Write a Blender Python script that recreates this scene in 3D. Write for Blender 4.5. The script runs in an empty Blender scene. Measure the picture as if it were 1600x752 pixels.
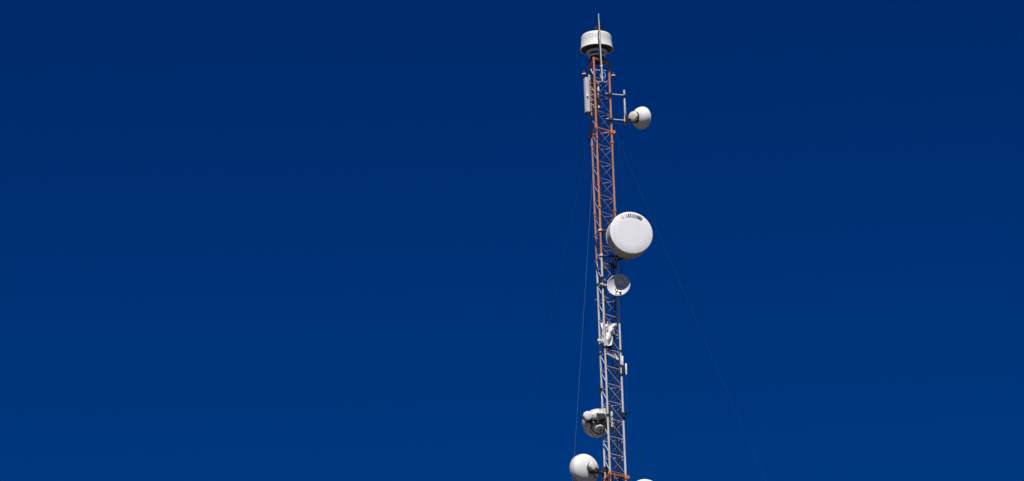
import bpy, bmesh, math, random
from mathutils import Vector, Matrix
R = math.radians
random.seed(7)
scn = bpy.context.scene
C = scn.collection

# ------------------------------------------------------------------ camera
CAM_H, DIST, F_PX = 1.6, 123.5, 7174.0        # eye height, distance to the mast, focal length in photo pixels
YAW_DEG = 1.221
PITCH, ROLL, YAW = R(19.5), R(1.86), R(YAW_DEG)
cam_d = bpy.data.cameras.new('camera')
cam = bpy.data.objects.new('camera', cam_d); C.objects.link(cam)
cam.location = (0, -DIST, CAM_H)
cam_rot = Matrix.Rotation(YAW, 4, 'Z') @ Matrix.Rotation(R(90)+PITCH, 4, 'X') @ Matrix.Rotation(-ROLL, 4, 'Z')
cam.rotation_euler = cam_rot.to_euler()
cam_d.sensor_width = 36; cam_d.lens = F_PX/1600*36
cam_d.clip_start = 0.5; cam_d.clip_end = 6000
scn.camera = cam

# ------------------------------------------------------------------ sky, sun, exposure
SUN_EL, SUN_AZ = R(58), R(-5)                 # azimuth: degrees to the right of the camera's back
S = Vector((math.sin(SUN_AZ)*math.cos(SUN_EL), -math.cos(SUN_AZ)*math.cos(SUN_EL), math.sin(SUN_EL)))
w = bpy.data.worlds.new('World'); scn.world = w; w.use_nodes = True
nt = w.node_tree; nt.nodes.clear()
out = nt.nodes.new('ShaderNodeOutputWorld'); bg = nt.nodes.new('ShaderNodeBackground')
sky = nt.nodes.new('ShaderNodeTexSky'); sky.sky_type = 'NISHITA'; sky.sun_disc = False
sky.sun_elevation = SUN_EL; sky.sun_rotation = math.atan2(S.x, S.y)
sky.altitude = 2500; sky.air_density = 1.0; sky.dust_density = 0.0; sky.ozone_density = 4.0
# the very deep polarised blue of the photograph, a little lighter towards the horizon
tc = nt.nodes.new('ShaderNodeTexCoord'); sep = nt.nodes.new('ShaderNodeSeparateXYZ')
mr = nt.nodes.new('ShaderNodeMapRange'); mr.inputs['From Min'].default_value = math.sin(R(16.5)); mr.inputs['From Max'].default_value = math.sin(R(22.5))
ramp = nt.nodes.new('ShaderNodeMix'); ramp.data_type = 'RGBA'
SKY_LOW, SKY_HIGH = (0.0, 0.22, 0.62, 1), (0.0, 0.172, 0.54, 1)
ramp.inputs['A'].default_value = SKY_LOW; ramp.inputs['B'].default_value = SKY_HIGH
mul = nt.nodes.new('ShaderNodeMix'); mul.data_type = 'RGBA'; mul.blend_type = 'MULTIPLY'; mul.inputs['Factor'].default_value = 1
L = nt.links.new
L(tc.outputs['Generated'], sep.inputs[0]); L(sep.outputs['Z'], mr.inputs['Value']); L(mr.outputs[0], ramp.inputs['Factor'])
L(sky.outputs[0], mul.inputs['A']); L(ramp.outputs['Result'], mul.inputs['B']); L(mul.outputs['Result'], bg.inputs['Color'])
bg.inputs['Strength'].default_value = 0.065
L(bg.outputs[0], out.inputs[0])
sd = bpy.data.lights.new('sun', 'SUN'); sd.energy = 4.8; sd.angle = R(0.53); sd.color = (1.0, 0.96, 0.91)
sun = bpy.data.objects.new('sun', sd); C.objects.link(sun); sun.location = S*100
sun.rotation_euler = S.to_track_quat('Z', 'Y').to_euler()
scn.view_settings.view_transform = 'Standard'; scn.view_settings.look = 'None'
scn.view_settings.exposure = 0.3; scn.view_settings.gamma = 1.0
scn.view_settings.use_curve_mapping = False

# ------------------------------------------------------------------ measuring: the world point seen at a photo pixel on the plane y = depth
def P(px, py, y=0.0):
    v = Vector(((px-800)/F_PX, -(py-376)/F_PX, -1.0))
    d = cam_rot.to_3x3() @ v
    t = (y + DIST)/d.y
    return Vector((0, -DIST, CAM_H)) + d*t
def H(py): return P(937+0.0396*(py-190), py, 0).z      # height on the mast's axis

# ------------------------------------------------------------------ materials
def mat(name, col, rough=0.5, metal=0.0, var=0.12, scale=6.0, dirt=None, dirt_amt=0.0, bump=0.0, streak=False):
    m = bpy.data.materials.new(name); m.use_nodes = True
    n = m.node_tree; b = n.nodes['Principled BSDF']
    b.inputs['Roughness'].default_value = rough; b.inputs['Metallic'].default_value = metal
    co = n.nodes.new('ShaderNodeTexCoord'); mp = n.nodes.new('ShaderNodeMapping')
    n.links.new(co.outputs['Object'], mp.inputs[0])
    if streak: mp.inputs['Scale'].default_value = (1, 1, 0.18)
    nz = n.nodes.new('ShaderNodeTexNoise'); nz.inputs['Scale'].default_value = scale; nz.inputs['Detail'].default_value = 6
    n.links.new(mp.outputs[0], nz.inputs['Vector'])
    r = n.nodes.new('ShaderNodeValToRGB')
    r.color_ramp.elements[0].position = .3; r.color_ramp.elements[1].position = .72
    lo = [c*(1-var) for c in col]; hi = [min(1, c*(1+var*.5)) for c in col]
    r.color_ramp.elements[0].color = (*lo, 1); r.color_ramp.elements[1].color = (*hi, 1)
    n.links.new(nz.outputs['Fac'], r.inputs[0]); src = r.outputs[0]
    if dirt:
        n2 = n.nodes.new('ShaderNodeTexNoise'); n2.inputs['Scale'].default_value = scale*2.3; n2.inputs['Detail'].default_value = 9; n2.inputs['Roughness'].default_value = .7
        n.links.new(mp.outputs[0], n2.inputs['Vector'])
        k = n.nodes.new('ShaderNodeMapRange'); k.inputs['From Min'].default_value = .5; k.inputs['From Max'].default_value = .72
        k.inputs['To Max'].default_value = dirt_amt
        n.links.new(n2.outputs['Fac'], k.inputs[0])
        mx = n.nodes.new('ShaderNodeMix'); mx.data_type = 'RGBA'; mx.inputs['B'].default_value = (*dirt, 1)
        n.links.new(k.outputs[0], mx.inputs['Factor']); n.links.new(src, mx.inputs['A']); src = mx.outputs['Result']
    n.links.new(src, b.inputs['Base Color'])
    if bump:
        bp = n.nodes.new('ShaderNodeBump'); bp.inputs['Strength'].default_value = bump; bp.inputs['Distance'].default_value = .01
        n.links.new(nz.outputs['Fac'], bp.inputs['Height']); n.links.new(bp.outputs[0], b.inputs['Normal'])
    return m
M = dict(
 white   = mat('white_radome_paint', (.76,.76,.77), .45, var=.05, scale=3, dirt=(.55,.52,.47), dirt_amt=.22, streak=True),
 whiteback = mat('white_reflector_paint', (.74,.73,.72), .4, var=.06, scale=4, dirt=(.5,.47,.42), dirt_amt=.3, streak=True),
 shroud  = mat('off_white_shroud', (.5,.46,.42), .6, var=.12, scale=5, dirt=(.3,.26,.22), dirt_amt=.5, streak=True),
 greydish= mat('light_grey_reflector', (.52,.52,.53), .5, var=.05, scale=5),
 panel   = mat('grey_panel_radome', (.54,.54,.55), .55, var=.08, scale=5),
 dullwhite = mat('weathered_white_radome', (.65,.64,.62), .5, var=.06, scale=4, dirt=(.45,.42,.37), dirt_amt=.35, streak=True),
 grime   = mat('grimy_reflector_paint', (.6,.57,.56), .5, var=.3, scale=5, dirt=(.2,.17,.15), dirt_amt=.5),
 cream   = mat('cream_plastic', (.72,.68,.58), .5, var=.06, scale=8),
 legwhite= mat('leg_white_paint', (.56,.56,.56), .5, var=.2, scale=9, dirt=(.35,.27,.2), dirt_amt=.7, streak=True),
 orange  = mat('leg_faded_orange_paint', (.45,.19,.10), .55, var=.2, scale=7, dirt=(.58,.36,.28), dirt_amt=.9, streak=True),
 orange2 = mat('bright_orange_paint', (.62,.2,.07), .5, var=.2, scale=14, dirt=(.3,.1,.05), dirt_amt=.6),
 braceo  = mat('brace_orange_grey', (.34,.25,.25), .5, var=.3, scale=5, dirt=(.22,.2,.26), dirt_amt=.6),
 bracew  = mat('brace_galvanised', (.52,.52,.53), .45, var=.15, scale=6, dirt=(.2,.19,.19), dirt_amt=.6),
 galv    = mat('galvanised_steel', (.6,.61,.62), .45, .2, var=.12, scale=20),
 darkst  = mat('dark_bracket_steel', (.032,.032,.03), .5, .3, var=.3, scale=20, dirt=(.16,.14,.11), dirt_amt=.5),
 black   = mat('black_plastic', (.006,.006,.007), .5, var=.3),
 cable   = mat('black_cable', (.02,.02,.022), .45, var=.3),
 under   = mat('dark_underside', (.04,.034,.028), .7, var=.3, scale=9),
 tan     = mat('tan_tubing', (.42,.3,.22), .5, var=.3, scale=12, dirt=(.2,.08,.05), dirt_amt=.8),
 box     = mat('white_box', (.6,.6,.58), .5, var=.08, scale=12, dirt=(.4,.36,.3), dirt_amt=.4),
 sheet   = mat('white_plastic_sheet', (.68,.66,.65), .5, var=.06, scale=14, dirt=(.5,.45,.42), dirt_amt=.5, bump=.4),
 red     = mat('red_lens', (.09,.005,.012), .2, var=.2),
 ink     = mat('dark_lettering', (.09,.08,.1), .6, var=.2, scale=60),
 inkpale = mat('worn_lettering', (.5,.48,.5), .6, var=.15, scale=60),
 wire    = mat('guy_strand', (.015,.075,.10), .5, .2, var=.1),
 ground  = mat('dry_ground', (.05,.042,.032), .95, var=.4, scale=.02, dirt=(.035,.045,.025), dirt_amt=.8),
 concrete= mat('concrete', (.33,.32,.3), .9, var=.2, scale=3),
)

# ------------------------------------------------------------------ mesh builder: shapes are given in world coordinates
class MB:
    def __init__(s): s.v=[]; s.f=[]; s.mi=[]; s.m=0
    def add(s, vs, fs):
        k=len(s.v); s.v += [Vector(v) for v in vs]; s.f += [[i+k for i in f] for f in fs]; s.mi += [s.m]*len(fs); return s
    def tube(s, a, b, r, r2=None, n=10, caps=True):
        a=Vector(a); b=Vector(b); r2 = r if r2 is None else r2
        d=(b-a).normalized(); u=d.orthogonal().normalized(); t=d.cross(u)
        vs=[c+(u*math.cos(q)+t*math.sin(q))*rr for c,rr in ((a,r),(b,r2)) for q in [2*math.pi*i/n for i in range(n)]]
        fs=[(i,(i+1)%n,n+(i+1)%n,n+i) for i in range(n)]
        if caps: fs += [tuple(range(n-1,-1,-1)), tuple(range(n,2*n))]
        return s.add(vs,fs)
    def path(s, pts, r, n=8):                       # one continuous bent tube
        pts=[Vector(p) for p in pts]; vs=[]; fs=[]; u=None
        for i,p in enumerate(pts):
            d=(pts[min(i+1,len(pts)-1)]-pts[max(i-1,0)]).normalized()
            u = d.orthogonal().normalized() if u is None else (u-d*u.dot(d)).normalized()
            t=d.cross(u)
            vs += [p+(u*math.cos(2*math.pi*k/n)+t*math.sin(2*math.pi*k/n))*r for k in range(n)]
        for i in range(len(pts)-1):
            for k in range(n): fs.append((i*n+k, i*n+(k+1)%n, (i+1)*n+(k+1)%n, (i+1)*n+k))
        fs += [tuple(range(n-1,-1,-1)), tuple((len(pts)-1)*n+k for k in range(n))]
        return s.add(vs,fs)
    def lathe(s, o, ax, prof, n=48, closed=False):  # prof: (radius, distance along ax)
        o=Vector(o); ax=Vector(ax).normalized(); u=ax.orthogonal().normalized()
        if abs(ax.z) < .9: u = (Vector((0,0,1))-ax*ax.z).normalized()
        t=ax.cross(u); vs=[]; fs=[]; rings=[]
        for r,h in prof:
            if r < 1e-6: rings.append([len(vs)]); vs.append(o+ax*h)
            else:
                rings.append(list(range(len(vs), len(vs)+n)))
                vs += [o+ax*h+(u*math.cos(2*math.pi*k/n)+t*math.sin(2*math.pi*k/n))*r for k in range(n)]
        pr = list(zip(rings, rings[1:])) + ([(rings[-1], rings[0])] if closed else [])
        for A,B in pr:
            for k in range(n):
                q=(k+1)%n
                if len(A)==1 and len(B)==1: continue
                if len(A)==1: fs.append((A[0],B[k],B[q]))
                elif len(B)==1: fs.append((A[k],B[0],A[q]))
                else: fs.append((A[k],B[k],B[q],A[q]))
        return s.add(vs,fs)
    def box(s, c, size, rot=None, bev=0.0):
        c=Vector(c); hx,hy,hz=[q/2 for q in size]; rot = rot or Matrix.Identity(3); rot = rot.to_3x3()
        if bev<=0:
            vs=[c+rot@Vector((x*hx,y*hy,z*hz)) for z in(-1,1) for x,y in((-1,-1),(1,-1),(1,1),(-1,1))]
            return s.add(vs,[(3,2,1,0),(4,5,6,7),(0,1,5,4),(1,2,6,5),(2,3,7,6),(3,0,4,7)])
        # rounded upright edges and chamfered ends
        def ring(ins, z):
            o=[]; rx,ry=hx-ins,hy-ins
            for (sx,sy,a0) in ((1,1,0),(-1,1,90),(-1,-1,180),(1,-1,270)):
                for k in range(4):
                    a=R(a0+30*k); o.append(c+rot@Vector((sx*(rx-bev)+bev*math.cos(a), sy*(ry-bev)+bev*math.sin(a), z)))
            return o
        e=min(bev*.6, hz*.5)
        rs=[ring(e,-hz),ring(0,-hz+e),ring(0,hz-e),ring(e,hz)]
        vs=[v for r_ in rs for v in r_]; n=16
        fs=[(j*n+i,j*n+(i+1)%n,(j+1)*n+(i+1)%n,(j+1)*n+i) for j in range(3) for i in range(n)]
        fs += [tuple(range(n-1,-1,-1)), tuple(range(3*n,4*n))]
        return s.add(vs,fs)
    def split(s, name, mats, parent, smooth=True):      # every separate piece becomes a part of its own
        par=list(range(len(s.v)))
        def fd(i):
            while par[i]!=i: par[i]=par[par[i]]; i=par[i]
            return i
        for f in s.f:
            for i in f[1:]: par[fd(i)]=fd(f[0])
        groups={}
        for f,mi in zip(s.f,s.mi): groups.setdefault(fd(f[0]),[]).append((f,mi))
        for gk in groups:
            ids=sorted({i for f,_ in groups[gk] for i in f}); mp={i:k for k,i in enumerate(ids)}
            q=MB(); q.v=[s.v[i] for i in ids]; q.f=[[mp[i] for i in f] for f,_ in groups[gk]]; q.mi=[mi for _,mi in groups[gk]]
            q.build(name,mats,parent,smooth)
    def build(s, name, mats, parent=None, smooth=True, loc=None):
        mats = mats if isinstance(mats,(list,tuple)) else [mats]
        o0 = origin_of(parent) if parent else Vector(loc or (0,0,0))
        me=bpy.data.meshes.new(name); me.from_pydata([tuple(v-o0) for v in s.v],[],s.f)
        for m in mats: me.materials.append(m)
        me.polygons.foreach_set('material_index', s.mi)
        bm=bmesh.new(); bm.from_mesh(me); bmesh.ops.recalc_face_normals(bm, faces=bm.faces[:]); bm.to_mesh(me); bm.free()
        if smooth:
            me.polygons.foreach_set('use_smooth',[True]*len(me.polygons))
            me.set_sharp_from_angle(angle=R(38))
        me.update()
        ob=bpy.data.objects.new(name,me); C.objects.link(ob)
        if parent: ob.parent=parent
        else: ob.location=o0
        return ob
def origin_of(o):
    while o.parent: o=o.parent
    return Vector(o.location)
def tag(o, label=None, cat=None, group=None, kind=None):
    for k,v in (('label',label),('category',cat),('group',group),('kind',kind)):
        if v: o[k]=v
    return o
def thing(name, loc, label, cat, group=None):
    o=bpy.data.objects.new(name,None); C.objects.link(o); o.location=loc; o.empty_display_size=.2
    return tag(o,label,cat,group)
def hvec(deg, el=0):                                 # unit vector; 0 = right, 90 = away from the camera
    return Vector((math.cos(R(deg))*math.cos(R(el)), math.sin(R(deg))*math.cos(R(el)), math.sin(R(el))))
def zrot(deg): return Matrix.Rotation(R(deg),3,'Z')

# ------------------------------------------------------------------ ground
g=MB(); n=40; sz=3000
g.add([(-sz+2*sz*i/n, -sz+2*sz*j/n, 0) for j in range(n+1) for i in range(n+1)],
      [(j*(n+1)+i, j*(n+1)+i+1, (j+1)*(n+1)+i+1, (j+1)*(n+1)+i) for j in range(n) for i in range(n)])
tag(g.build('ground', M['ground'], smooth=False), kind='structure')

# ------------------------------------------------------------------ the lattice mast
RM=.3455; AZ={'left':133.6,'mid':253.6,'right':13.6}
LEG={k:hvec(a)*RM for k,a in AZ.items()}
Z_TOP=H(97.6)
zr0=P(955.5,232,LEG['right'].y).z; zr1=P(975,686.9,LEG['right'].y).z
STEP=(zr0-zr1)/17
Z_O=H(408)            # orange above, white below
Z_W=H(743)            # white above, orange below
mast=thing('lattice_mast',(0,0,0),'tall three-legged lattice mast in faded orange and white bands carrying all the antennas','mast')
base=MB(); base.lathe((0,0,0),(0,0,1),[(0,.5),(.8,.5),(.85,.45),(.85,0)],n=24); base.build('base_block',M['concrete'],mast)
BANDS=[(Z_TOP,Z_O,0),(Z_O,Z_W,1),(Z_W,Z_W-6.2,0),(Z_W-6.2,Z_W-12.4,1),(Z_W-12.4,Z_W-18.6,0),(Z_W-18.6,Z_W-24.8,1),(Z_W-24.8,.5,0)]
LR={'left':.029,'mid':.031,'right':.031}
for k,p in LEG.items():
    m=MB()
    for a,b,i in BANDS:
        m.m=i; m.tube((p.x,p.y,a),(p.x,p.y,b),LR[k],n=14)
    m.build('leg',[M['orange'],M['legwhite']],mast)
# levels of the lattice
levels=[zr0+STEP*i for i in range(6) if zr0+STEP*i<Z_TOP-.1]
z=zr0-STEP
while z>.8: levels.append(z); z-=STEP
levels.sort(reverse=True)
faces=[('mid','right'),('right','left'),('left','mid')]
def sec_mat(z): 
    for a,b,i in BANDS:
        if a>=z>b: return i
    return 0
# bracing: one part for each face of each bolted section of four bays
SEC=4
for s0 in range(0,len(levels)-1,SEC):
    for (a,b) in faces:
        m=MB(); A=LEG[a]; B=LEG[b]
        for i in range(s0,min(s0+SEC,len(levels)-1)):
            z0,z1=levels[i],levels[i+1]; m.m=sec_mat(z0-.1)
            m.tube((A.x,A.y,z0),(B.x,B.y,z0),.0105,n=6)
            m.tube((A.x,A.y,z0-.02),(B.x,B.y,z1+.02),.0105,n=6)
        m.build('bracing',[M['braceo'],M['bracew']],mast)
# flanges where the sections of each leg are bolted together
j=0
for zc in [H(y) for y in (222,329,440,548,654,761)]:
    for k,p in LEG.items():
        m=MB(); q=(p.x,p.y,zc)
        m.lathe(q,(0,0,1),[(LR[k]*.9,-.028),(LR[k]+.017,-.028),(LR[k]+.017,-.004),(LR[k]+.004,-.002),(LR[k]+.004,.002),(LR[k]+.017,.004),(LR[k]+.017,.028),(LR[k]*.9,.028)],n=12)
        for t in range(4):
            d=hvec(45+90*t)*(LR[k]+.011); m.tube((p.x+d.x,p.y+d.y,zc-.05),(p.x+d.x,p.y+d.y,zc+.05),.006,n=6)
        m.build('flange',M['darkst'] if Z_W<zc<Z_O else M['orange'],mast)
# the frame on the mast's head
m=MB()
for (a,b) in faces: m.tube(LEG[a]+Vector((0,0,Z_TOP)),LEG[b]+Vector((0,0,Z_TOP)),.03,n=12)
for k,p in LEG.items(): m.tube((p.x,p.y,Z_TOP-.03),(p.x,p.y,Z_TOP+.03),.036,n=12)
m.build('head_frame',M['orange'],mast)
m=MB(); m.lathe((0,0,Z_TOP),(0,0,1),[(0,.035),(.24,.035),(.24,.055),(0,.055)],n=32)
for k,p in LEG.items(): m.tube((p.x,p.y,Z_TOP+.03),(0,0,Z_TOP+.045),.014,n=8)
m.build('head_plate',M['darkst'],mast)
# guy collars
def collar(zc, mt, arms=.07):
    m=MB()
    for (a,b) in faces:
        m.tube(LEG[a]*1.03+Vector((0,0,zc)),LEG[b]*1.03+Vector((0,0,zc)),.02,n=8)
    for k,p in LEG.items():
        d=p.normalized()
        m.tube((p.x,p.y,zc-.055),(p.x,p.y,zc+.055),LR[k]+.018,n=12)
        m.box(p+d*(.035+arms/2)+Vector((0,0,zc)),(arms,.03,.09),zrot(AZ[k]))
        m.tube(p+d*(arms+.03)+Vector((0,0,zc-.02))-zrot(90)@d*.03,p+d*(arms+.03)+Vector((0,0,zc-.02))+zrot(90)@d*.03,.014,n=8)
    return m.build('guy_collar',mt,mast)
Z_G1=H(205.5); collar(Z_G1,M['orange2'])
Z_G2=H(745); c2=collar(Z_G2,M['orange2'])
# small tripod of tubes rising from the lower collar
m=MB()
for k in ('mid','right','left'):
    p=LEG[k]; m.path([p+Vector((0,0,Z_G2+.02)),p*.55+Vector((0,0,Z_G2+.11)),p*.2+Vector((0,0,Z_G2+.1))],.024)
m.build('collar_tripod',M['orange'],mast)

# ------------------------------------------------------------------ guy wires
def guy(k, z, slope, r, lbl, bow=.35):
    p=LEG[k]; d=hvec(257.5) if k=='mid' else p.normalized(); a=p+d*.1+Vector((0,0,z-.02)); run=a.z/slope
    b=Vector((a.x+d.x*run,a.y+d.y*run,.25)); N=40
    pts=[a.lerp(b,i/N)+Vector((0,0,-bow*4*(i/N)*(1-i/N))) for i in range(N+1)]
    root=thing('guy_wire',b,lbl,'guy wire','steel guy wires staying the mast')
    MB().path(pts,r,n=6).build('strand',M['wire'],root)
    t=MB(); e=pts[1]-pts[0]; e.normalize()
    t.tube(a+e*.02,a+e*.2,.011,n=8); t.build('turnbuckle',M['darkst'],root)
    s=MB(); s.tube(b-d*.1+Vector((0,0,-.35)),b+Vector((0,0,.05)),.03,n=8); s.build('anchor_rod',M['darkst'],root)
guy('right',Z_G1,2.56,.0044,'faint guy wire running down to the right of the mast from the upper collar')
guy('left',Z_G1,2.56,.0044,'outer of the two faint guy wires falling to the left of the mast')
guy('mid',Z_G1,2.56,.0031,'inner guy wire on the left, closest beside the mast, brighter than its neighbour')
guy('right',Z_G2,1.9,.0036,'lower guy wire leaving the bottom orange collar on its right corner')
guy('left',Z_G2,1.9,.0036,'lower guy wire leaving the bottom orange collar behind the lowest dish')
guy('mid',Z_G2,1.9,.0036,'lower guy wire leaving the front corner of the bottom orange collar')

# ------------------------------------------------------------------ drum radome on the mast head
zb=H(78); zt=zb+.46
drum=thing('drum_radome',(0,0,Z_TOP+.055),'white drum-shaped radome crowning the mast head, dark and stepped underneath','antenna')
def fillet(r,z,f,n=7): return [(r-f+f*math.cos(R(90*i/n)), z-f+f*math.sin(R(90*i/n))) for i in range(n+1)]
MB().lathe((0,0,0),(0,0,1),[(.455,zb+.006),(.478,zb),(.478,zb+.02),(.456,zb+.05),(.447,zb+.25)]+fillet(.44,zt,.1)+[(.2,zt+.012),(0,zt+.015)],n=72).build('radome_shell',M['dullwhite'],drum)
MB().lathe((0,0,0),(0,0,1),[(0,zb+.012),(.455,zb+.012),(.455,zb+.004),(.3,zb-.006),(.2,zb-.03),(.19,zb-.30),(0,zb-.30)],n=64).build('underside',M['under'],drum)
for r,z0,z1 in ((.30,-.115,-.045),(.25,-.235,-.185)):
    MB().lathe((0,0,0),(0,0,1),[(.18,zb+z0+.003),(r-.01,zb+z0),(r,zb+z0+.01),(r,zb+z1-.01),(r-.01,zb+z1),(.18,zb+z1+.003)],n=56,closed=True).build('step_ring',M['white'],drum)
MB().lathe((0,0,0),(0,0,1),[(.1,Z_TOP+.057),(.17,Z_TOP+.057),(.15,zb-.3),(.1,zb-.3)],n=32).build('pedestal',M['under'],drum)
# finned black cap on top
f=MB(); fc=P(938,46,0); fx=fc.x-.02
f.lathe((fx,0,0),(0,0,1),[(0,zt),(.12,zt),(.12,zt+.1),(.085,zt+.13),(.08,zt+.26),(.05,zt+.29),(.045,zt+.37),(.02,zt+.41),(0,zt+.415)],n=24)
f.box((fx-.1,-.02,zt+.13),(.07,.09,.26),bev=.015)
f.build('black_cap',M['black'],drum)

# ------------------------------------------------------------------ whip antenna in front of the drum
wy=-.62
a=P(935.2,21.5,wy); b=P(936.6,48,wy); c_=P(941.3,127.5,wy)
whip=thing('whip_antenna',c_,'long thin grey whip antenna standing upright in front of the white drum','antenna')
m=MB(); m.tube(c_,b,.023,.020,n=14); m.tube(b,a,.0165,.013,n=12); m.tube(b-(b-a)*.04,b+(b-a)*.04,.026,n=12); m.build('whip',M['galv'],whip)
m=MB(); m.path([P(935.6,45,wy+.03),P(934.6,58,wy+.02),P(935.8,74,wy+.02),P(937.5,92,wy+.04),P(939.8,112,wy+.05)],.016); m.build('whip_shadow_strip',M['cable'],whip)  # added black tube, stands in for the whip's shadow strip on the drum
m=MB()
for py in (103,121):
    q=P(939.9+(py-103)*.05,py,wy)
    m.tube(q,(LEG['mid'].x+.22,-.30,q.z),.012,n=8); m.tube((LEG['mid'].x-.01,LEG['mid'].y,q.z),(LEG['mid'].x+.34,-.215,q.z),.014,n=8)
    m.box(q+Vector((0,.02,0)),(.07,.06,.04))
m.split('clamp',M['galv'],whip)
m=MB(); q=P(942,118,-.42); m.path([q+Vector((.075*math.cos(R(t)),0,.1*math.sin(R(t)))) for t in range(0,361,20)],.008); m.build('cable_loop',M['galv'],whip)

# ------------------------------------------------------------------ obstruction lamps
def lamp(px,py,y,leg,lbl):
    p=P(px,py,y)
    o=thing('obstruction_lamp',p,lbl,'warning lamp','red obstruction lamps on the mast head')
    MB().lathe(p,(0,0,1),[(0,-.02),(.06,-.02),(.063,-.01),(.063,.01),(.045,.018),(0,.018)],n=24).build('rim',M['white'],o)
    MB().lathe(p,(0,0,1),[(.036,.015),(.034,.06),(.024,.095),(0,.105)],n=20).build('lens',M['red'],o)
    m=MB(); m.lathe(p,(0,0,1),[(0,-.1),(.026,-.1),(.034,-.02),(0,-.02)],n=16)
    l=LEG[leg]; m.tube(p+Vector((0,0,-.08)),(l.x,l.y,p.z-.08),.013,n=8); m.build('bracket',M['darkst'],o)
lamp(912.6,115.8,LEG['left'].y-.12,'left','small red-domed warning lamp on the left, above the white panel antenna')
lamp(958.3,118.2,LEG['right'].y-.05,'right','small red-domed warning lamp on the right, above the pipe outrigger')

# ------------------------------------------------------------------ panel antenna
pt_=P(916.2,122,-.12); pb=P(918.4,176.5,-.12); pc=(pt_+pb)/2
pan=thing('panel_antenna',pc,'tall narrow white panel antenna hung on the left near the mast head','antenna')
d=(pt_-pb); rot=d.to_track_quat('Z','Y').to_matrix() @ zrot(0)
rz=Matrix.Rotation(R(-62),3,'Z')
MB().box(pc,(.16,.13,d.length),rz,bev=.03).build('radome',M['panel'],pan)
MB().box(pc-Vector((0,0,d.length/2+.018)),(.12,.09,.036),rz).build('connector_plate',M['under'],pan)
m=MB()
for f_ in (.36,-.36):
    q=pc+Vector((0,0,f_)); m.tube(q+Vector((.03,.0,0)),(LEG['left'].x,LEG['left'].y,q.z),.016,n=8); m.box((LEG['left'].x,LEG['left'].y,q.z),(.1,.1,.06),rz)
m.split('bracket',M['tan'],pan)
m=MB(); q=P(917.8,148.5,-.235); m.box(q,(.05,.012,.075)); m.build('sticker',M['white'],pan)

# ------------------------------------------------------------------ radio boxes and pipework between the left and the front leg
def small_box(name, px,py,y,size,mt,lbl,cat,grp=None,ang=0,fins=0):
    p=P(px,py,y); o=thing(name,p,lbl,cat,grp)
    MB().box(p,size,zrot(ang),bev=min(size)*.16).build('housing',mt,o)
    m=MB(); m.box(p+zrot(ang)@Vector((0,size[1]/2+.02,0)),(size[0]*.5,.045,size[2]*.4),zrot(ang)); m.build('bracket',M['darkst'],o)
    m=MB()
    for t in (-.25,.25): m.tube(p+zrot(ang)@Vector((size[0]*t,0,-size[2]/2-.03)),p+zrot(ang)@Vector((size[0]*t,0,-size[2]/2+.005)),.009,n=8)
    m.split('connector',M['galv'],o)
    return o
small_box('filter_box',933.6,130.5,-.2,(.085,.07,.05),M['box'],'smallest white box beside the front leg, topmost of three beneath the drum','equipment box','white boxes on the upper front leg',-20)
small_box('filter_box',934.6,139,-.2,(.075,.07,.16),M['box'],'upright white box on the front leg, middle one of three level with the panel antenna','equipment box','white boxes on the upper front leg',-20)
small_box('filter_box',934.3,149.5,-.2,(.06,.06,.11),M['box'],'lower white box of the three on the front leg, just above a black box','equipment box','white boxes on the upper front leg',-20)
small_box('amplifier_box',934.3,158.6,-.17,(.1,.08,.17),M['black'],'black box on the front leg beneath the three white boxes','equipment box',None,-20)
small_box('filter_box',935.2,167.5,-.2,(.075,.06,.07),M['box'],'white box below the black box on the upper front leg','equipment box',None,-20)
# pipe ladder between the legs
lad=thing('pipe_rack',P(927,150,-.05),'rack of rusty tan pipes and clamps squeezed between panel antenna and front leg','pipe rack')
m=MB(); t0=P(921.6,118,-.02); t1=P(924.6,181,-.02); m.tube(t0,t1,.021,n=10); m.build('upright',M['tan'],lad)
m=MB(); t0=P(926.2,127,.02); t1=P(927.8,176,.02); m.tube(t0,t1,.017,n=10); m.build('upright',M['tan'],lad)
for py in (124,132,141,149,157,165,174):
    m=MB(); q=P(923.4+(py-141)*.04,py,-.03); e=random.uniform(-.06,.06)
    m.tube(q+Vector((-.05,0,e)),q+Vector((.14,-.05,-e)),.013,n=8); m.box(q+Vector((.05,-.02,0)),(.06,.06,.045),zrot(random.uniform(-30,30)),bev=.008)
    m.build('clamp',M['tan'] if py%2 else M['darkst'],lad)
m=MB(); m.path([P(923,108,-.1),P(925.4,113,-.15),P(928.4,118,-.2)],.012); m.build('stay',M['box'],lad)
m=MB(); m.tube(P(920.2,117.2,-.05),P(920.6,121,-.05),.02,n=10); m.tube(P(921,121,-.05),P(921.6,126,-.05),.013,n=10); m.build('connector',M['box'],lad)

# ------------------------------------------------------------------ dish builder
def dome(r, depth, n=14): return [(r*math.sin(R(90*i/n)), -depth*math.cos(R(90*i/n))) for i in range(n+1)]
def bowl(r, depth, n=10, t=.012):
    outer=[(r*i/n, -depth+depth*(i/n)**2) for i in range(n+1)]
    inner=[(max(0,(r-t)*i/n), -depth+t+(depth-t)*(i/n)**2) for i in range(n,-1,-1)]
    return outer, inner
def radio(o, ax, r, ln, mt, parent, bmt=None):
    rd=MB(); e=r*.22
    rd.lathe(o,ax,[(0,-ln),(r-e,-ln),(r-e*.3,-ln+e*.35),(r,-ln+e),(r,-e),(r-e*.5,0),(0,0)],n=28)
    ob=rd.build('radio_unit',mt,parent)
    b=MB(); b.lathe(o,ax,[(r*.3,-.002),(r*1.06,0),(r*1.06,.022),(r*.3,.024)],n=28,closed=True); b.build('mounting_ring',M['darkst'],ob)
    return ob

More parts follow.
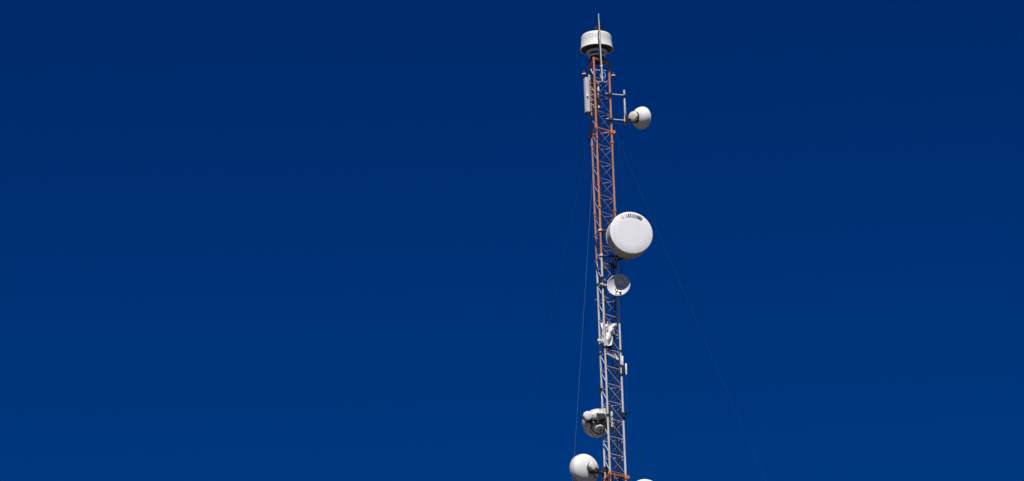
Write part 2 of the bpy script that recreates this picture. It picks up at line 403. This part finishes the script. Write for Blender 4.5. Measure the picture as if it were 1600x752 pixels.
# ---- outrigger on the right with its dish
rl=LEG['right']
arm=thing('pipe_outrigger',P(964,148,rl.y),'two grey horizontal arms holding an upright pipe out to the right of the mast','outrigger')
yp=rl.y+.14
pt0=P(975.2,141,yp); pt1=P(977.1,194,yp)
m=MB(); m.tube((pt0.x,yp,pt0.z),(pt0.x,yp,pt1.z),.029,n=16); m.build('upright_pipe',M['galv'],arm)
for py in (147.2,186.6):
    q=P(954.4,py,rl.y-.05); e=Vector((pt0.x,yp-.045,q.z))
    m=MB(); m.tube(q-Vector((.17,.07,0)),e+Vector((.03,.01,0)),.017,n=10); m.build('arm',M['galv'],arm)
    m=MB(); m.box((rl.x-.02,rl.y-.03,q.z),(.14,.12,.075),zrot(15),bev=.01); m.box(e+Vector((0,.03,0)),(.09,.1,.06),zrot(15),bev=.01); m.split('clamp',M['darkst'],arm)
ax=hvec(50,9)
ap=P(1002.6,184.6,yp+.34)                      # aperture centre
dsh=thing('dish_antenna',ap,'round white dish on the right outrigger near the mast head, seen from behind','dish antenna','microwave dishes on the mast')
o_,i_=bowl(.325,.24)
MB().lathe(ap,ax,dome(.325,.24)[:-1]+[(.325,0),(.333,.0),(.333,.02),(.31,.035),(.2,.06),(0,.075)],n=64).build('reflector',M['whiteback'],dsh)
hub=ap-ax*.24
m=MB(); m.lathe(hub,ax,[(0,-.06),(.075,-.06),(.085,-.03),(.1,.02),(0,.03)],n=24); m.build('hub',M['darkst'],dsh)
radio(hub-ax*.08,ax,.15,.12,M['cream'],dsh)
m=MB(); pj=Vector((pt0.x,yp,hub.z-.12))
m.box(pj,(.11,.11,.2),zrot(43),bev=.012)
m.tube(pj+Vector((0,0,.02)),hub+Vector((0,0,-.1)),.035,n=10); m.tube(pj+Vector((0,0,-.06)),hub+Vector((.02,.02,-.15)),.022,n=8)
m.box(hub+Vector((-.01,-.01,-.1)),(.12,.1,.1),zrot(43),bev=.01); m.build('mount_bracket',M['darkst'],dsh)
m=MB(); q=pj+Vector((-.02,-.06,0)); m.tube(q+Vector((0,0,-.09)),q+Vector((0,0,.09)),.016,n=8); m.tube(q+Vector((.02,-.01,.18)),q+Vector((.02,-.01,.42)),.012,n=8); m.build('clamp_bolt',M['box'],dsh)

# ---- the big shrouded drum dish
bax=hvec(270+15)
bap=P(986.6,363.6,-.84)
bd=thing('drum_dish',bap,'largest white drum dish in the middle of the mast, flat face with worn dark lettering','dish antenna','microwave dishes on the mast')
RB=.622
MB().lathe(bap,bax,[(0,.012),(RB*.6,.009),(RB-.02,.002),(RB,-.006),(RB+.004,-.014),(RB+.004,-.034),(RB-.01,-.034)],n=96).build('radome',M['white'],bd)
MB().lathe(bap,bax,[(RB-.012,-.03),(RB-.004,-.031),(RB-.006,-.45),(RB+.004,-.452),(RB+.004,-.475),(RB-.03,-.48),(.35,-.6),(.1,-.66),(0,-.66)],n=96).build('shroud',M['shroud'],bd)
u=Vector((0,0,1)); t=bax.cross(u)*-1
# worn lettering following the rim: strokes given by angle from the top (degrees) and radii
def stroke(m, a0,r0,a1,r1,wd):
    def q(a,r): return bap+bax*.0145+t*(r*math.sin(R(a)))+u*(r*math.cos(R(a)))
    A=q(a0,r0); B=q(a1,r1); d=(B-A).normalized(); s_=d.cross(bax)*wd/2; A-=d*wd*.3; B+=d*wd*.3
    m.add([A+s_,A-s_,B-s_,B+s_,A+s_+bax*.003,A-s_+bax*.003,B-s_+bax*.003,B+s_+bax*.003],[(0,1,2,3),(4,5,6,7),(0,1,5,4),(1,2,6,5),(2,3,7,6),(3,0,4,7)])
tx=t.x if t.x>0 else -t.x
if t.x<0: t=-t
r0,r1=.475,.560
m=MB()
for a_ in (-6.6,-.6): stroke(m,a_,r0,a_,r1,.034)
for a0_,a1_ in ((22,29),(29.5,36.5)):
    stroke(m,a0_,r0+.012,a0_,r1,.014); stroke(m,a1_,r0+.012,a1_,r1-.01,.018); stroke(m,a0_,r1,a1_,r1-.006,.014); stroke(m,a0_,(r0+r1)/2,a1_,(r0+r1)/2,.013); stroke(m,a0_,r0+.008,a1_,r0+.008,.012)
m.split('letter_stroke',M['ink'],bd,smooth=False)
m=MB()
for a_,w_ in ((-31,.01),(-26,.012),(-19,.014),(-13.5,.024),(-11.5,.02),(4,.014),(7,.012)): stroke(m,a_,r0,a_,r1,w_)
for a0_ in (4,12.5):
    stroke(m,a0_,r1,a0_+6.5,r1,.014); stroke(m,a0_,r0+.004,a0_+6.5,r0+.004,.014); stroke(m,a0_+6.5,r0,a0_+6.5,r1,.018); stroke(m,a0_,(r0+r1)/2,a0_+6.5,(r0+r1)/2,.012)
stroke(m,12.5,r0,12.5,r1,.014)
m.split('letter_stroke',M['inkpale'],bd,smooth=False)
# mounting: back pipe, two clamp frames reaching round the mast, stay bar
bk=bap-bax*.66
m=MB(); m.tube((bk.x-.02,bk.y+.06,bk.z-.62),(bk.x-.02,bk.y+.06,bk.z+.5),.045,n=14); m.build('mount_pipe',M['galv'],bd)
for py,dz in ((366,0),(405,0)):
    zc=H(py); m=MB()
    lm=LEG['mid']; ll=LEG['left']
    m.tube((bk.x-.02,bk.y+.06,zc),(lm.x+.02,lm.y+.05,zc),.028,n=10)
    m.tube((bk.x-.02,bk.y+.06,zc-.03),(rl.x,rl.y,zc-.03),.03,n=10)
    m.box((rl.x,rl.y,zc),(.1,.1,.08),zrot(13),bev=.01)
    m.build('mount_arm',M['darkst'],bd)
    m=MB(); dd=(lm-ll); e=Vector((-.05,-.06,0))
    m.tube(ll+Vector((0,-.0,zc))+e*.8,lm+Vector((0,0,zc))+e*.8,.022,n=10); m.box(lm+Vector((.0,-.01,zc)),(.1,.09,.055),zrot(-16),bev=.008); m.build('clamp_bar',M['box'],bd)
m=MB(); m.tube(P(979,404,-.42),P(968,430,-.2),.011,n=8); m.build('stay_bar',M['darkst'],bd)
m=MB(); m.tube(P(963.2,397,-.15),P(963.6,406,-.15),.02,n=10); m.build('clamp_bolt',M['box'],bd)

# ---- small open dish below it
sax=hvec(270-8,4)
sap=P(966.6,445.4,-.345)
sd_=thing('open_dish',sap,'small open white dish hanging just below the largest drum dish, half in shadow','dish antenna','microwave dishes on the mast')
rs=.325; dp=.12
o_,i_=bowl(rs,dp,n=12)
MB().lathe(sap,sax,o_+[(rs+.008,.002),(rs+.008,.014),(rs-.01,.014)]+i_,n=64).build('reflector',M['greydish'],sd_)
c0=sap-sax*dp
m=MB(); m.path([P(965.6,446.6,-.245),P(963.6,450,-.335),P(961.4,452.6,-.375),P(961.8,455,-.395),P(964.5,456.4,-.395),P(968,456.8,-.395)],.014)
m.lathe(P(969.4,457,-.405),hvec(90),[(0,-.01),(.03,-.01),(.035,.02),(.03,.05),(0,.05)],n=16)
m.build('feed',M['darkst'],sd_)
m=MB(); m.tube(P(964,441,-.295),P(972.4,440.8,-.295),.011,n=8); m.build('feed_support',M['white'],sd_)
m=MB(); q=c0-sax*.0
m.box(q-sax*.07,(.12,.12,.14),zrot(-14),bev=.012); m.tube(q-sax*.08,(rl.x,rl.y,q.z),.03,n=10); m.box((rl.x,rl.y,q.z),(.11,.11,.16),zrot(13),bev=.01); m.build('mount_bracket',M['darkst'],sd_)

# ---- dish on the left, seen from behind, tilted up, half shaded
lax=hvec(104,42)
lap=P(933.2,662,.32)
ld=thing('dish_antenna',lap,'white dish on the left tilted upwards, its back shaded, third dish from the bottom','dish antenna','microwave dishes on the mast')
rr=.42
o_,i_=bowl(rr,.2,n=12)
MB().lathe(lap,lax,dome(rr,.26)[:-1]+[(rr,0),(rr+.006,.0),(rr+.006,.075),(rr-.02,.085),(.25,.12),(0,.135)],n=72).build('reflector',M['grime'],ld)
h=lap-lax*.26
MB().lathe(h,lax,[(.115,.01),(.14,-.012),(.155,-.01),(.17,.03)],n=40,closed=True).build('back_ring',M['box'],ld)
m=MB(); m.lathe(h,lax,[(0,-.12),(.11,-.12),(.125,-.1),(.125,.02),(0,.02)],n=28); m.build('hub',M['grime'],ld)
MB().lathe(h,lax,[(.2,.02),(.205,0),(.218,0),(.222,.04)],n=48,closed=True).build('back_ring',M['darkst'],ld)
hz=P(926,655,h.y-.2)
m=MB(); a1=P(914,658,h.y-.12); a2=P(947,653,-.02)
m.box((a1+a2)/2,((a2-a1).length,.12,.07),zrot(math.degrees(math.atan2((a2-a1).y,(a2-a1).x))),bev=.01)
m.box(P(922.5,658,h.y-.1),(.16,.1,.12),zrot(10),bev=.012); m.box(P(928.5,655,h.y-.1),(.13,.1,.22),zrot(10),bev=.012); m.box(P(934,654,h.y-.14),(.07,.1,.3),zrot(10),bev=.012); m.box(P(941,651,h.y-.16),(.16,.12,.16),zrot(-15),bev=.012)
m.tube(P(930,664,h.y-.06),P(945,662,.0),.026,n=8); m.tube(P(922,660,h.y-.08),P(930,668,h.y),.02,n=8)
m.build('mount_bracket',M['darkst'],ld)
m=MB(); m.tube(P(933,664,h.y-.1),P(934,672,h.y-.05),.018,n=8); m.tube(P(926.5,650,h.y-.16),P(927.5,661,h.y-.16),.014,n=8); m.build('clamp_bolt',M['galv'],ld)
m=MB(); m.path([P(921,659,h.y-.16),P(924,665,h.y-.12),P(922,674,h.y-.12),P(928,682,h.y-.1),P(940,678,h.y-.05),P(946,668,-.02)],.013); m.build('jumper_loop',M['cable'],ld)
m=MB(); m.path([P(938,657,h.y-.1),P(939.5,666,h.y-.1),P(938,675,h.y-.06),P(943,684,.05)],.016); m.build('jumper_loop',M['cable'],ld)
q=P(917.6,652.2,h.y-.2); radio(q+lax*.06,hvec(110,4),.128,.13,M['white'],ld)

# ---- lowest dish on the left
gax=hvec(127,0)
gap=P(910.5,735.5,.36)
gd=thing('drum_dish',gap,'large white dish at the bottom left of the picture, cream radio on its back','dish antenna','microwave dishes on the mast')
rg=.445
pr=[(rg*math.sin(R(90*i/12))**1.0, -.13-.24*math.cos(R(90*i/12))) for i in range(13)]
MB().lathe(gap,gax,pr+[(rg,-.1)],n=80).build('reflector',M['whiteback'],gd)
MB().lathe(gap,gax,[(rg+.001,-.1),(rg+.010,-.1),(rg+.010,-.005),(rg,.0),(rg-.03,.004),(0,.02)],n=80).build('shroud',M['shroud'],gd)
# seam strip running over the back
h2=gap-gax*.37
m=MB(); m.lathe(h2,gax,[(.0,-.05),(.11,-.05),(.125,-.03),(.15,.03),(.0,.04)],n=32); m.build('hub',M['galv'],gd)
radio(h2-gax*.06,gax,.135,.13,M['cream'],gd)
m=MB(); ll=LEG['left']
m.box(h2-gax*.04+Vector((.08,-.02,-.13)),(.26,.16,.12),zrot(-30),bev=.015); m.tube(h2+Vector((.05,-.03,-.14)),(ll.x,ll.y,h2.z-.14),.04,n=10)
m.box((ll.x,ll.y,h2.z-.1),(.12,.12,.28),zrot(43),bev=.012); m.box(h2+Vector((.14,-.05,-.03)),(.12,.08,.1),zrot(-30),bev=.01); m.build('mount_bracket',M['darkst'],gd)
m=MB(); q=P(945.4,741,.1); m.tube(q+Vector((0,0,.05)),q-Vector((0,0,.1)),.018,n=8); m.build('clamp_bolt',M['box'],gd)

# ---- dish whose top rim just enters the picture at the bottom right
qap=P(1008.5,772,.1)
qd=thing('drum_dish',qap,'white dish showing only its top rim at the bottom edge, right of the mast','dish antenna','microwave dishes on the mast')
MB().lathe(qap,hvec(278),[(0,.03),(.3,.02),(.43,.0),(.44,-.02),(.44,-.2),(.42,-.22)],n=72).build('radome',M['white'],qd)
MB().lathe(qap,hvec(278),[(.43,-.215),(.3,-.32),(0,-.36)],n=72).build('reflector',M['whiteback'],qd)
m=MB(); q=qap-hvec(278)*.36; m.tube(q,(rl.x,rl.y,q.z),.04,n=10); m.box(q,(.14,.14,.3),bev=.012); m.build('mount_bracket',M['darkst'],qd)

# ------------------------------------------------------------------ crumpled white sheet stuffed in the mast, black box and slatted tray
out_=[(944.6,500.5),(949.6,503),(954,506.5),(963.2,504.6),(964,509),(961.6,514.5),(960,520),(958,524),(957.6,533),(955.6,539.5),(950,540.5),(944.6,538),(941,532),(940,525),(940.6,518),(938.6,508),(941,503)]
import mathutils
cxp,cyp=950.5,519.5
random.seed(11)
rings=[]; K=4; vs=[]; fs=[]; NN=len(out_)
dense=[]
for i in range(len(out_)):
    a_=out_[i]; b_=out_[(i+1)%len(out_)]; dense += [a_]
def crump(px,py,side):
    fold=.05*math.sin(px*.55+py*.22)+.03*math.sin(px*-.3+py*.5+1.3)+random.uniform(-.009,.009)
    yy=-.295+(px-948)/54.7*.95+(523-py)*.004 if px>947 else -.28+(947-px)*.022+(523-py)*.004
    return P(px,py,yy+side*.03+fold*.8)
for side in (-1,1):
    k0=len(vs); vs.append(crump(cxp,cyp,side*1.6))
    for r_ in range(1,K+1):
        f_=r_/K
        for (x_,y_) in dense: vs.append(crump(cxp+(x_-cxp)*f_+random.uniform(-.35,.35)*(f_<1), cyp+(y_-cyp)*f_+random.uniform(-.35,.35)*(f_<1), side*(1.6*(1-f_*f_)+.1)))
    for i in range(NN):
        j_=(i+1)%NN; fs.append((k0,k0+1+i,k0+1+j_))
        for r_ in range(K-1): fs.append((k0+1+r_*NN+i,k0+1+(r_+1)*NN+i,k0+1+(r_+1)*NN+j_,k0+1+r_*NN+j_))
    if side==1:
        A0=1+(K-1)*NN; B0=k0+1+(K-1)*NN
        for i in range(NN): j_=(i+1)%NN; fs.append((A0+i,A0+j_,B0+j_,B0+i))
sh=MB(); sh.add(vs,fs)
ob=sh.build('plastic_sheet',M['sheet'],smooth=False,loc=P(950,540,-.09))
tag(ob,'crumpled white plastic sheet caught inside the white part of the mast','sheet')
small_box('amplifier_box',952.6,543.4,-.12,(.11,.12,.115),M['black'],'black box just under the crumpled white sheet inside the mast','equipment box')
tr=thing('cable_tray',P(955,552,-.1),'slanting slatted grey tray inside the mast beneath the black box','tray')
A_=P(946.6,552.4,-.3); B_=P(964.6,561,-.1); C_=P(959.5,549,.12); D_=P(946.8,545.2,0)
m=MB(); m.tube(A_,B_,.022,n=8); m.box(B_,(.07,.06,.06),zrot(20),bev=.008); m.build('front_rail',M['white'],tr)
m=MB()
for i in range(5):
    f_=i/4; m.tube(A_.lerp(D_,f_*.98+.02),B_.lerp(C_,f_*.98+.02),.011,n=6)
m.build('slats',M['bracew'],tr)
m=MB(); m.tube(D_,C_,.014,n=8); m.tube(A_,D_,.014,n=8); m.tube(B_,C_,.014,n=8); m.build('rear_rail',M['galv'],tr)
small_box('junction_box',937,532,.1,(.12,.08,.065),M['white'],'small flat white box clipped to the left leg beside the crumpled sheet','equipment box')
m=MB(); m.tube(P(945,491,-.33),P(961.2,495.6,.02),.011,n=8)
ob=m.build('loose_rod',M['galv'],loc=P(945,491,-.33)); tag(ob,'thin pale rod lying across the mast just above the crumpled sheet','rod')
# bracket pieces tangled round the front leg between the small dish and the orange band
def jig(name,pts,r,mt,lbl,cat):
    o=MB().path(pts,r).build(name,mt,loc=pts[0]); tag(o,lbl,cat); return o
cl=thing('clamp_cluster',P(944,440,-.3),'cluster of dark clamps on the front leg left of the small open dish','clamps')
for (px,py,w_,h_,mt) in ((942.4,439,.1,.1,'darkst'),(945.6,446,.09,.05,'bracew'),(944.8,437.6,.05,.05,'bracew'),(941.8,448.5,.1,.09,'darkst'),(939.5,444.5,.08,.04,'bracew')):
    m=MB(); q=P(px,py,-.33); m.box(q,(w_,.08,h_),zrot(random.uniform(-30,30)),bev=.008); m.build('clamp',M[mt],cl)
cl=thing('clamp_cluster',P(948,414,-.2),'tangle of dark clamps and brown rods at the foot of the orange band','clamps')
for (a_,b_,mt) in (((942,412),(952,417.6),'tan'),((941,418.4),(951.6,418.8),'box'),((943,421.4),(950,423),'darkst'),((954,412),(964,421),'darkst'),((947,409),(958,415),'darkst'),((953,419),(964,416),'darkst')):
    m=MB(); m.tube(P(*a_,-.28),P(*b_,-.12),.014 if mt!='darkst' else .026,n=8); m.build('rod',M[mt],cl)
cl=thing('clamp_cluster',P(945,465,-.28),'short rusty clamps on the front leg just below the small open dish','clamps')
for (a_,b_) in (((943.5,462),(948,466.5)),((944,468),(947.6,471)),((929.5,468.8),(936,468.4))):
    dd=.22 if a_[0]<935 else -.3
    m=MB(); m.tube(P(*a_,dd),P(*b_,dd+.05),.012,n=8); m.build('rod',M['tan'],cl)

# ------------------------------------------------------------------ short tube antennas on the right leg
def tube_ant(px,y0,y1,dep,r,lbl):
    a_=P(px,y0,dep); b_=P(px+.7,y1,dep); b_.x=a_.x=(a_.x+b_.x)/2
    o=thing('tube_antenna',b_,lbl,'antenna','short white tube antennas on the right leg')
    L_=(a_-b_).length
    MB().lathe(b_,(0,0,1),[(0,0),(r*.8,0),(r,.012),(r,L_-.015),(r*.75,L_-.003),(0,L_)],n=16).build('radome',M['white'],o)
    m=MB(); q=b_+Vector((0,0,.02)); m.tube(q,(rl.x,rl.y,q.z),.018,n=8); m.box((rl.x,rl.y,q.z),(.1,.1,.06),zrot(13),bev=.008); m.build('clamp',M['darkst'],o)
tube_ant(972.3,556.5,571.5,rl.y-.07,.029,'short white tube antenna tight against the right leg, inner and higher of two')
tube_ant(978.0,568.2,586,rl.y-.02,.026,'short white tube antenna standing off the right leg, outer and lower of two')
small_box('amplifier_box',974,577.2,rl.y-.05,(.085,.1,.15),M['black'],'black box on the right leg between the two short tube antennas','equipment box',None,13)
# black stubs
s_=thing('stub_antenna',P(975.5,648,rl.y),'black stub on the right leg pointing up to the right, beside the upper left dish','antenna')
m=MB(); m.box(P(974.6,649,rl.y-.02),(.1,.11,.15),zrot(13),bev=.01); m.build('clamp',M['black'],s_)
m=MB(); m.tube(P(974.6,649,rl.y-.03),P(981,644.6,rl.y-.1),.024,.03,n=12); m.build('stub',M['black'],s_)
s_=thing('stub_antenna',P(937.5,608,.25),'small black stub clamped to the left leg above the upper left dish','antenna')
m=MB(); m.tube(P(936.6,604,.2),P(936.8,613,.2),.035,.03,n=12); m.build('stub',M['black'],s_)
m=MB(); m.box(P(938.6,608,.22),(.09,.09,.05),zrot(30),bev=.008); m.build('clamp',M['darkst'],s_)
# white narrow antenna and black box between the legs beside the left dish
s_=thing('narrow_antenna',P(956,655,.02),'narrow upright white antenna inside the mast beside the shaded dish','antenna')
m=MB(); m.box(P(956,655.5,.02),(.065,.05,.46),zrot(20),bev=.012); m.build('radome',M['box'],s_)
m=MB(); m.box(P(957.4,669.5,.02),(.09,.08,.08),zrot(20),bev=.01); m.box(P(953.2,641,.02),(.09,.05,.05),bev=.008); m.build('bracket',M['darkst'],s_)
s_=small_box('junction_box',944.6,643,-.08,(.07,.06,.17),M['box'],'upright white box between left and front legs at the top of the shaded dish','equipment box')

# ------------------------------------------------------------------ feeder cables running down inside the mast
def feeder(x,y,zt_,r,lbl,wob=.012):
    pts=[]; z_=zt_; k=0
    while z_>.6:
        pts.append((x+wob*math.sin(z_*1.7+x*40),y+wob*math.cos(z_*2.1+y*30),z_)); z_-=.4
    o=MB().path(pts,r,n=6).build('feeder_cable',M['cable'],loc=pts[-1]); tag(o,lbl,'cable','feeder cables inside the mast')
lm=LEG['mid']
feeder(lm.x+.05,lm.y+.12,Z_TOP-.3,.019,'thick black feeder cable strapped along the right side of the front leg')
feeder(lm.x-.015,lm.y+.15,H(125),.012,'black feeder cable inside the mast, just left of the front leg')
feeder(.16,.02,H(300),.013,'black feeder cable hanging in the middle of the mast, starting in the orange band')
feeder(.22,.03,H(400),.02,'thickest black feeder cable inside the mast, starting behind the largest drum dish')
feeder(.10,.05,H(555),.014,'black feeder cable inside the mast starting below the slatted tray')
feeder(.14,.0,H(660),.02,'black feeder cable inside the mast starting beside the shaded dish')
# jumper cables with slack
jig('jumper_cable',[bk+Vector((0,.05,-.2)),bk+Vector((-.12,.12,-.42)),Vector((rl.x-.1,rl.y,H(415))),Vector((.22,.03,H(425)))],.012,M['cable'],'black jumper cable looping from behind the largest drum dish into the mast','cable')
jig('jumper_cable',[hub+Vector((-.1,-.12,-.1)),hub+Vector((-.2,-.1,-.3)),Vector((rl.x+.12,rl.y,hub.z-.28)),Vector((rl.x+.02,rl.y+.05,hub.z-.1))],.008,M['cable'],'thin black jumper cable sagging from the right outrigger dish to the mast','cable')
jig('jumper_cable',[h2-gax*.1+Vector((.05,0,-.12)),h2+Vector((.1,.0,-.3)),Vector((ll.x+.02,ll.y,h2.z-.33)),Vector((.1,.05,h2.z-.5))],.012,M['cable'],'black jumper cable hanging beneath the cream radio of the lowest left dish','cable')
jig('side_cable',[P(978.6,585,rl.y),P(980.2,640,rl.y),P(982.2,700,rl.y),P(983.6,760,rl.y)],.004,M['wire'],'thin pale cable running down just outside the right leg','cable')

scn.render.resolution_x=1024; scn.render.resolution_y=481
